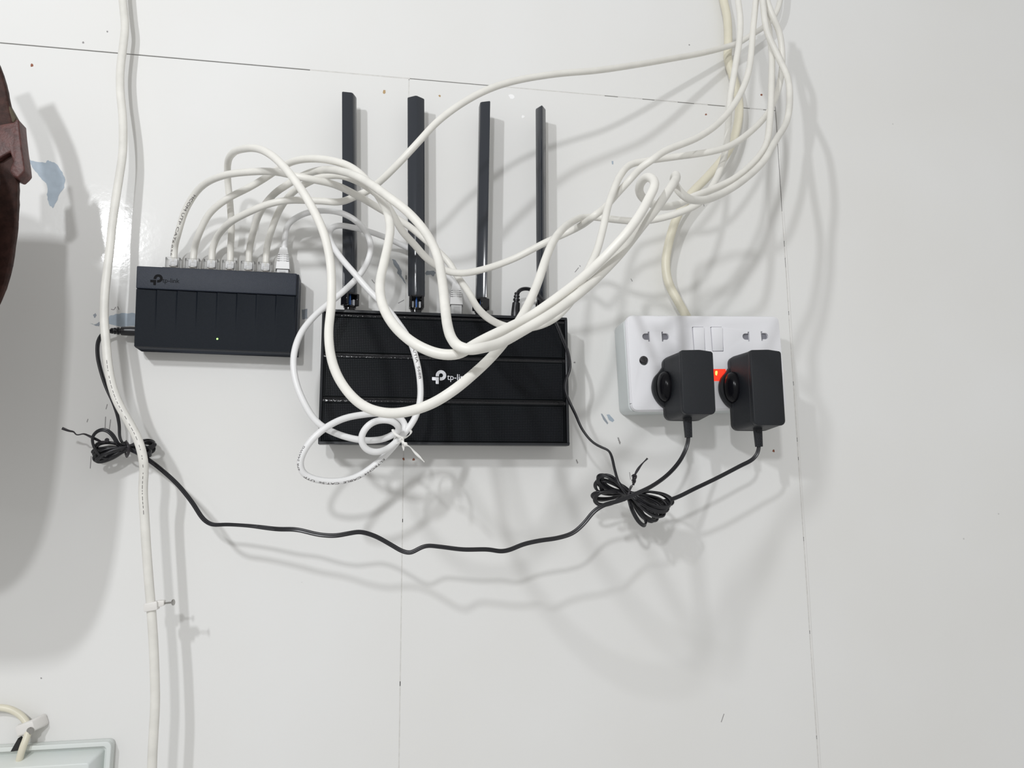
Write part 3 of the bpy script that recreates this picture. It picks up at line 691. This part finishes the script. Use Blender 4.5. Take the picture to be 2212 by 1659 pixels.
# soft rounded edge of the plate
outl = [Vector((x, -34.4, z)) for x, z in rpoly(rect(-73.3, -41.5, 73.5, 41.7), 4.5, 4)]; outl.append(outl[0])
bm3 = sweep(new(), outl, disc(3.2, 14), cap=False)
fin(xf(bm3, SX, SZ, SA), 'plate_edge', M['plate'], so)
bm.free()
for c, d in SL:
    b_ = new(); prism(b_, rect(c[0] - 6, c[1] - 5.2, c[0] + 6, c[1] + 5.2), 33.6, 35.4); fin(xf(b_, SX, SZ, SA), 'slot_shutter', M['slot'], so, smooth=False)
for k, q in enumerate(RK):
    x0, z0 = q[0]; x1, z1 = q[2]; g = .6
    b_ = new()
    a = [b_.verts.new(v) for v in ((x0 + g, -33, z0 + g), (x1 - g, -33, z0 + g), (x1 - g, -33, z1 - g), (x0 + g, -33, z1 - g))]
    t_ = [b_.verts.new(v) for v in ((x0 + g, -37.9, z0 + g), (x1 - g, -38.0, z0 + g), (x1 - g, -39.9, z1 - g), (x0 + g, -39.4, z1 - g))]
    for i in range(4): b_.faces.new((a[i], a[(i + 1) % 4], t_[(i + 1) % 4], t_[i]))
    b_.faces.new(a[::-1]); b_.faces.new(t_)
    fin(xf(b_, SX, SZ, SA), 'rocker_switch', M['plate'], so, bevel=.4, seg=2)
    b_ = new(); prism(b_, rect(x0 - .3, z0 - .3, x1 + .3, z1 + .3), 32.2, 33.2); fin(xf(b_, SX, SZ, SA), 'switch_recess', M['dark'], so, smooth=False)
b_ = new(); prism(b_, [(x * .995, z) for x, z in NE], 33, 37.6); ne = fin(xf(b_, SX, SZ, SA), 'neon_indicator', M['neon'], so, smooth=False); ne['label'] = 'glowing red neon window'
hot = loc(1548, 806); b_ = new(); prism(b_, [(hot[0] + x * 1.15, hot[1] + z * 2.2) for x, z in ((-.9, -.7), (.2, -1), (.9, .4), (.7, 1), (-.6, .9), (-1, .2))], 37.5, 37.75); fin(xf(b_, SX, SZ, SA), 'neon_filament', M['neonhot'], ne, smooth=False)
b_ = new(); prism(b_, circ(0, 0, 4.1, 24), 35, 37.9, circ(0, 0, 3.9, 24)); screw = fin(xf(b_, SX + sc_[0], SZ + sc_[1], 6), 'screw', M['screw'], so, bevel=.5, seg=2)
b_ = new(); prism(b_, rect(-2.3, -.45, 2.3, .45), 37.6, 37.97); prism(b_, rect(-.45, -2.3, .45, 2.3), 37.6, 37.98); fin(xf(b_, SX + sc_[0], SZ + sc_[1], 6), 'cross_slot', M['dark'], screw, smooth=False)

# ================================================================== POWER ADAPTERS (with their cords)
CW, CT = 3.6, 1.9
def adapter(label, front, back, lobe, zs, relief):
    """front / back: x0, x1 of the cover and of the base; zs: z0, z1 front, z0, z1 back"""
    fx0, fx1 = front; bx0, bx1 = back; z0, z1, w0, w1 = zs
    t = thing('power_adapter', label, 'power adapter', ((bx0 + bx1) / 2, -38.5, w0))
    bm = new()
    prism(bm, rpoly(rect(bx0 + .4, w0 + .4, bx1 - .4, w1 - .4), 6), 38.4, 45.5, rpoly(rect(bx0, w0, bx1, w1), 6))
    fin(bm, 'plug_base', M['adapter'], t, bevel=.5, seg=2)
    bm = new()
    prism(bm, rpoly(rect(bx0 + .3, w0 + .3, bx1 - .3, w1 - .3), 5), 45.5, 72.5, rpoly(rect(fx0 + .1, z0, fx1 - .1, z1), 4.5))
    fin(bm, 'body', M['adapter'], t, bevel=.25, seg=1)
    bm = new()                                              # slightly crowned front cover
    top = rpoly([(fx0, z0), (fx1, z0), (fx1, z1 - .9), ((fx0 + fx1) / 2 + 3, z1 + .5), (fx0, z1 - .4)], [4.5, 4.5, 2.5, 20, 2.5])
    prism(bm, top, 72.5, 78.3)
    fin(bm, 'front_cover', M['adapter'], t, bevel=.9, seg=3)
    lx, lz0, lz1 = lobe                                      # finger grip bulging from the left side of the base
    bm = new()
    lob = spline([Vector((x, 0, z)) for x, z in ((bx0 + 3, lz1 + 9), (bx0 + .3, lz1 + 6), (bx0 - 3, lz1 + 1.5), (lx + 2.2, lz1 - 4), (lx, lz1 - 11), (lx + .2, lz0 + 10), (lx + 3, lz0 + 3), (bx0 - 2.5, lz0 - 2.5), (bx0 + 3, lz0 - 6))], 1.2, 2)
    prism(bm, [(v.x, v.z) for v in lob] + [(bx0 + 8, lz0 - 5), (bx0 + 8, lz1 + 8)], 38.4, 43.6)
    fin(bm, 'grip_flange', M['adapter'], t, bevel=.8, seg=2)
    bm = new(); bmesh.ops.create_uvsphere(bm, u_segments=28, v_segments=18, radius=1)
    sp_ = lambda c: math.copysign(abs(c) ** .93, c)
    for v in bm.verts: v.co = Vector((bx0 + .8 + sp_(v.co.x) * (bx0 - lx - 1.6), -47 + sp_(v.co.y) * 11.5, (lz0 + lz1) / 2 + .5 + sp_(v.co.z) * (lz1 - lz0) * .52))
    fin(bm, 'grip', M['grip'], t)
    (rx, rz, rh), (sx, sz, sh) = relief
    bm = new(); a = Vector((rx, -rh, rz + 2.5)); b = Vector((sx, -sh, sz)); d = (b - a)
    sweep(bm, [a + d * (i / 10) for i in range(11)], rpoly([(-3.3, -2.6), (3.3, -2.6), (3.3, 2.6), (-3.3, 2.6)], .8, 2), side=Vector((0, -1, 0)), scale=lambda f: 1.08 - .2 * f)
    sr = fin(bm, 'strain_relief', M['adapter'], t)
    bm = new()
    for i in range(5):
        c = a + d * (.28 + i * .155)
        for q in (-1.2, 1.2): prism(bm, rect(c.x + q - .75, c.z - .55, c.x + q + .75, c.z + .55), -c.y + 2.3, -c.y + 2.75)
    fin(bm, 'relief_rib', M['cord'], sr, smooth=False)
    return t, b

ad1, e1 = adapter('shorter black power adapter in the left half of the white socket', (258.9, 288.9), (256.0, 291.5), (245.8, 92.5, 119.5), (78.0, 134.2, 76.0, 134.6), ((271.0, 77, 58), (271.4, 59.8, 58)))
ad2, e2 = adapter('taller black power adapter in the right half of the white socket', (323.8, 353.4), (320.6, 356.5), (310.6, 93.0, 120.5), (69.2, 136.2, 67.6, 137.0), ((337.2, 69, 58), (337.6, 52.1, 58)))

def bow(tips, waist, wobble, h0, dh, spread, lift=4):
    """turns of a hank: each goes to a right tip and a left tip through the tied waist; tips in photo pixels"""
    out = []
    for k, (lt, rt) in enumerate(tips):
        h = h0 + dh * ((k * 3) % len(tips))
        for tip, s in ((rt, 1), (lt, -1)):
            wv = Vector(waist); tv = Vector(tip); d = tv - wv; n = Vector((-d.y, d.x)).normalized(); L = d.length
            wd = spread * (.75 + .25 * ((k * 2 + (s > 0)) % 3))
            o1 = wv + n * (wobble * ((k % 5) - 2)) ; 
            for f, q in ((.03, .15), (.45, .85), (.80, .95), (.97, .45), (1.0, 0), (.97, -.45), (.80, -.95), (.45, -.85)):
                p = o1 + d * f + n * (wd * q)
                out.append((p.x, p.y, h + lift * math.sin(f * 3.0) * (1 if q > 0 else -1) + 1.5 * q))
    return out

def cord(parent, pts, tw=None, hank=None):
    path = px_path(pts, 1.6, 5)
    if hank:
        q0, q1 = W(*hank[0]), W(*hank[-1]); n = len(path)
        i0 = min(range(n), key=lambda j: (path[j] - q0).length); i1 = min(range(n), key=lambda j: (path[j] - q1).length)
        f0, f1, base = i0 / n, i1 / n, tw
        tw = lambda f: base(f) + 1.25 * min(1, max(0, (f - f0) / .015)) * min(1, max(0, (f1 - f) / .015)) * (1 + .25 * math.sin(f * 400))
    fin(sweep(new(), path, twin(CW, CT), side=Vector((0, -1, 0)), twist=tw), 'cord', M['cord'], parent)
    return path
def pxof(v):
    d = v - Vector((0, -D, 0)); z = d.dot(FW); return (CX + F * d.dot(RT) / z, CY - F * d.dot(UP) / z, -v.y)

hankL = bow([((199, 974), (334, 960)), ((203, 991), (326, 983)), ((202, 981), (333, 969)), ((209, 997), (326, 975)), ((206, 968), (335, 957))], (276, 967), .8, 13, 2.8, 8.5, 2)
path_a = cord(ad1, [pxof(e1 + Vector((0, 0, 3))), pxof(e1)] + [
 (1484, 963, 57), (1472, 990, 58), (1448, 1020, 66), (1410, 1049, 80), (1375, 1066, 88), (1340, 1081, 90), (1305, 1091, 88), (1283, 1105, 86), (1262, 1130, 84), (1238, 1151, 83), (1205, 1162, 82), (1165, 1168, 82), (1130, 1176, 82), (1100, 1188, 82), (1082, 1191, 82), (1055, 1187, 82), (1000, 1187, 82), (950, 1181, 82), (921, 1179, 82), (903, 1186, 82), (888, 1194, 82), (870, 1191, 81), (845, 1177, 80), (810, 1158, 79), (778, 1149, 78), (755, 1152, 76), (725, 1157, 74), (690, 1155, 71), (640, 1144, 67), (600, 1143, 62), (540, 1136, 55), (490, 1133, 49), (458, 1133, 45), (440, 1122, 42), (415, 1085, 38), (385, 1048, 33), (355, 1020, 28), (330, 1000, 24), (305, 983, 21), (288, 973, 19)] + hankL + [
 (225, 992, 24), (208, 975, 26), (199, 952, 27), (203, 937, 28), (222, 927, 29), (238, 934, 29), (248, 947, 28), (256, 962, 24), (266, 972, 20), (270, 962, 17), (262, 954, 16), (258, 940, 16), (258, 922, 16), (254, 898, 17), (244, 868, 18), (231, 840, 18), (219, 805, 18), (211, 768, 17), (212, 738, 16), (221, 722, 14), (233, 716, 13.5), (246, 715, 13)],
 tw=lambda f: .35 * math.sin(f * 37) + .9 * math.exp(-((f - .33) / .02) ** 2), hank=hankL)
# barrel plug in the left side of the switch
def barrel(parent, base, axis, ln, name='barrel_plug', material='cord'):
    a = Vector(base); ax = Vector(axis).normalized(); bm = new()
    prof = [(0, 3.7), (.08, 3.9), (.30, 4.0), (.62, 3.6), (.66, 2.3), (.70, 2.3), (.71, 3.2), (.77, 3.2), (.78, 2.1), (.82, 2.1), (.83, 2.8), (.89, 2.8), (.90, 1.9), (.93, 1.9), (.94, 2.5), (1.0, 2.3)]
    s1 = Vector((0, -1, 0)); s1 = (s1 - ax * s1.dot(ax)).normalized(); s2 = ax.cross(s1); rg = []
    for f, r in prof: rg.append([bm.verts.new(a + ax * (ln * f) + s1 * x + s2 * y) for x, y in disc(r, 18)])
    for i in range(len(rg) - 1):
        for j in range(18): bm.faces.new((rg[i][j], rg[i][(j + 1) % 18], rg[i + 1][(j + 1) % 18], rg[i + 1][j]))
    bm.faces.new(rg[0][::-1]); bm.faces.new(rg[-1])
    return fin(bm, name, M[material], parent)
barrel(ad1, (-199.6, -13, 150.2), (-1, 0, -.01), 22)

hankR = bow([((1278, 1066), (1453, 1088)), ((1284, 1079), (1440, 1100)), ((1290, 1030), (1434, 1113)), ((1287, 1042), (1420, 1121)), ((1297, 1052), (1397, 1133)), ((1303, 1025), (1448, 1093)),
             ((1280, 1072), (1409, 1128)), ((1285, 1047), (1428, 1115)), ((1293, 1035), (1444, 1097))], (1357, 1065), 1.9, 50, 2.6, 11.5, 5)
path_b = cord(ad2, [pxof(e2 + Vector((0, 0, 3))), pxof(e2)] + [
 (1636, 980, 57), (1625, 993, 56), (1600, 1006, 56), (1550, 1032, 57), (1500, 1056, 58), (1458, 1076, 56), (1425, 1084, 54), (1390, 1078, 53)] + hankR + [
 (1362, 1072, 76), (1352, 1066, 80), (1338, 1046, 80), (1328, 1015, 74), (1321, 985, 68), (1315, 973, 65), (1301, 967, 62), (1280, 955, 58), (1258, 928, 54), (1243, 895, 49), (1230, 868, 45), (1221, 845, 43), (1223, 820, 42), (1231, 795, 42), (1226, 760, 42), (1214, 730, 42), (1204, 705, 42), (1192, 681, 41), (1180, 662, 39), (1170, 647, 35), (1157, 632, 29), (1142, 624, 23), (1129, 624, 19), (1121, 628, 17.5), (1117, 636, 16.3), (1115, 645, 16)],
 tw=lambda f: .5 * math.sin(f * 41), hank=hankR)
barrel(ad2, (124.6, -16, 171.0), (.09, 0, 1), 26)

# ================================================================== TWIST TIES
def tie(label, material, parts, knots, r=.75, loc_=None):
    p0 = W(*parts[0][0]); t = thing('twist_tie', label, 'twist tie', tuple(p0))
    for i, pts in enumerate(parts):
        fin(sweep(new(), px_path(pts, 1.0, 2), oval(r * 1.5, r * .7, 8), side=Vector((0, -1, 0)), twist=lambda f: 5 * f), 'wrap' if i == 0 else 'tail', M[material], t)
    for (x, y, h, k) in knots:
        c = W(x, y, h); bm = new()
        path = [c + Vector((k * math.cos(a) * .8, k * .5 * math.sin(a * 1.5), k * math.sin(a))) for a in [j * .7 for j in range(14)]]
        fin(sweep(new(), spline(path, .8, 1), oval(r * 1.2, r * .7, 8)), 'knot', M[material], t); bm.free()
    return t
tie('black twist tie with a crinkled tail on the cord bundle at the left', 'tie',
    [[(272, 953, 14), (275, 955, 26), (278, 964, 31), (278, 975, 29), (275, 984, 24), (272, 984, 13), (270, 966, 9), (271, 954, 13)],
     [(134, 925, 28), (150, 931, 27), (160, 933, 26), (164, 939, 26), (172, 939, 26), (180, 937, 25), (195, 943, 24), (210, 950, 24), (224, 956, 26), (233, 950, 27)]], [(231, 951, 27, 1.0)])
tie('black twist tie knotted around the coiled cord under the socket', 'tie',
    [[(1365, 1050, 56), (1362, 1054, 78), (1358, 1064, 84), (1352, 1077, 80), (1349, 1081, 68), (1350, 1078, 52), (1357, 1062, 46), (1365, 1050, 55)],
     [(1368, 1048, 72), (1369, 1036, 74), (1371, 1027, 76), (1378, 1014, 78), (1387, 1002, 80), (1399, 990, 82)]], [(1370, 1031, 75, 2.0), (1369, 1040, 74, 1.5)])
tie('white twist tie with two loose tails on the looped patch cable', 'tiew',
    [[(848, 928, 98), (852, 936, 101), (862, 943, 102), (872, 946, 100), (884, 940, 92), (888, 932, 82), (880, 926, 70), (866, 930, 66), (852, 950, 68), (858, 958, 84), (868, 950, 98)],
     [(866, 950, 101), (870, 960, 100), (872, 973, 98)], [(869, 953, 101), (876, 961, 102), (884, 964, 102), (897, 978, 102), (917, 998, 102)]], [(868, 950, 101, 1.4), (876, 960, 101, 1.0)], r=.65)

# ================================================================== CABLE CLIPS, BOTTOM-LEFT BOX
ck = thing('cable_clip', 'loose white cable clip with its nail, riding on the left cable', 'cable clip', tuple(W(326, 1307, 42)))
c0 = W(327, 1310, 42); bm = new()
ring = [(-3.9, -3.6), (4.0, -3.6), (4.0, 3.6), (-3.9, 3.6)]
prism(bm, rpoly([(c0.x - 4.2, c0.z - 3.8), (c0.x + 5.6, c0.z - 2.2), (c0.x + 5.0, c0.z + 4.4), (c0.x - 4.6, c0.z + 2.6)], .9, 3), 38.4, 46.4)
fin(bm, 'clip_body', M['clip'], ck, bevel=.7, seg=2)
bm = new(); prism(bm, rpoly([(c0.x + 4.0, c0.z - .8), (c0.x + 9.6, c0.z + .6), (c0.x + 9.8, c0.z + 4.6), (c0.x + 4.0, c0.z + 4.4)], .8, 3), 38.6, 44.6); fin(bm, 'nail_boss', M['clip'], ck, bevel=.7, seg=2)
n0 = Vector((c0.x + 8.5, -42, c0.z + 2.0)); n1 = Vector((c0.x + 15.6, -44, c0.z + 2.8)); bm = new()
dn = (n1 - n0); dn.normalize()
sweep(bm, [n0, n0.lerp(n1, .5), n1], disc(.75, 10)); nail = fin(bm, 'nail', M['steel'], ck)
bm = new(); sweep(bm, [n1, n1 + dn * .5, n1 + dn * 1.1, n1 + dn * 1.4], disc(2.4, 18), scale=lambda f: 1.0 if .1 < f < .8 else .75); fin(bm, 'nail_head', M['steel'], nail)

bx = thing('junction_box', 'pale greenish-white plastic box with a stepped rim, cut by the bottom left corner', 'box', (-270, 0, -260))
BXR = W(245, 1598, 6); BZT = BXR.z; BXX = BXR.x
def ir(i, r, n=5): return rpoly(rect(-345 + i, -330 + i, BXX - i, BZT - i), r, n)
bm = prism(new(), ir(0, 4), 0, 6); fin(bm, 'back_plate', M['boxp'], bx, bevel=.8, seg=2)
bm = curve_solid(ir(.2, 4), [ir(3.6, 3)[::-1]], 5.5, 10, .5); fin(bm, 'rim', M['boxp'], bx)
q0 = W(229, 1617, 7); i0 = BXX - q0.x
bm = prism(new(), ir(5.2, 2.5), 5, 20, ir(12.5, 2)); fin(bm, 'lid', M['boxp'], bx, bevel=.6, seg=2)
g0 = W(36, 1619, 11); bm = prism(new(), [(g0.x - 4.5, g0.z - 1.5), (g0.x + 3.4, g0.z - 1.0), (g0.x + 1.8, g0.z + 6), (g0.x, g0.z + 8)], 4, 10.3); fin(bm, 'cable_notch', M['dark'], bx, smooth=False)
plain_cable('mains_cable', 'short cream cable curving into the pale box at bottom left', 'cable', [(-60, 1540, 7), (-25, 1530, 7), (0, 1528, 7), (22, 1532, 7), (42, 1543, 7), (56, 1558, 8), (62, 1575, 10), (57, 1595, 13), (50, 1612, 15), (44, 1632, 14), (40, 1650, 10)], disc(2.6, 14), 'cream')
k2 = thing('cable_clip', 'white cable clip nailed to the wall just above the pale box', 'cable clip', tuple(W(66, 1570, 0)))
c0 = W(66, 1568, 6); bm = new()
sweep(bm, [c0 + Vector((-7.0, 1, -2.6)), c0 + Vector((-6.0, -4, -2)), c0 + Vector((-2, -5, -.6)), c0 + Vector((3, -4, 1.2)), c0 + Vector((7.4, 2, 2.6)), c0 + Vector((7.8, 5.5, 2.8))], rpoly([(-4.4, -2.3), (4.4, -2.3), (4.4, 2.3), (-4.4, 2.3)], 1.8, 3), side=Vector((-.3, 0, 1)), twist=lambda f: math.pi / 2)
fin(bm, 'clip_body', M['clip'], k2)
bm = new(); h_ = W(65, 1579, 13); sweep(bm, [h_ + Vector((0, 12, 0)), h_ + Vector((0, 1, 0))], disc(.9, 10)); nail = fin(bm, 'nail', M['steel'], k2)
bm = new(); sweep(bm, [h_ + Vector((0, 1, 0)), h_ + Vector((0, .6, 0)), h_, h_ - Vector((0, .5, 0))], disc(2.7, 20), scale=lambda f: .8 if f > .9 else 1); fin(bm, 'nail_head', M['steel'], nail)

# ================================================================== HANGING BAG AT THE LEFT EDGE
hb = thing('hanging_bag', 'dark red-brown leather bag strap with a keeper loop at the left edge', 'bag', tuple(W(-120, 1000, 100)))
def noisy(bm, a):
    for v in bm.verts: v.co += Vector((random.uniform(-a, a), random.uniform(-a, a), random.uniform(-a, a)))
    return bm
sp = spline([W(*p) for p in [(-60, 60, 84), (-30, 120, 84), (-8, 175, 84), (4, 230, 84), (14, 290, 85), (20, 350, 86), (21, 410, 86), (19, 470, 86), (13, 530, 86), (2, 590, 87), (-18, 645, 88), (-50, 700, 90), (-90, 760, 94)]], 4, 2)
fin(noisy(sweep(new(), sp, rpoly([(-6.3, -3.2), (6.3, -3.2), (6.3, 3.2), (-6.3, 3.2)], 1.6, 3), side=Vector((0, -1, 0))), .18), 'strap', M['leather'], hb)
lp = [(-30, 278), (0, 272), (22, 268), (32, 266), (39, 258), (43, 262), (45, 285), (49, 320), (54, 352), (56, 371), (50, 378), (40, 387), (30, 383), (22, 372), (30, 350), (24, 330), (0, 345), (-30, 350)]
bm = new(); prism(bm, [(W(x, y, 92).x, W(x, y, 92).z) for x, y in lp], 80, 94); kp = fin(bm, 'keeper_loop', M['leather2'], hb, bevel=1.2, seg=3); kp['label'] = 'redder leather loop folded around the strap'
lp2 = [(8, 215), (18, 222), (28, 240), (38, 258), (34, 268), (20, 270), (12, 262), (6, 240)]
bm = new(); prism(bm, [(W(x, y, 84).x, W(x, y, 84).z) for x, y in lp2], 78, 87); fin(bm, 'strap_end', M['lining'], hb, bevel=1.2, seg=2)
bm = new()                                                  # the bag itself hangs just outside the frame
cen = W(-288, 640, 150); rx, ry, rz = 58, 52, 142
bmesh.ops.create_uvsphere(bm, u_segments=32, v_segments=20, radius=1)
for v in bm.verts:
    f = lambda c: math.copysign(abs(c) ** .62, c)
    v.co = Vector((cen.x + f(v.co.x) * rx, cen.y + f(v.co.y) * ry, cen.z + f(v.co.z) * rz))
fin(bm, 'bag_body', M['leather'], hb)
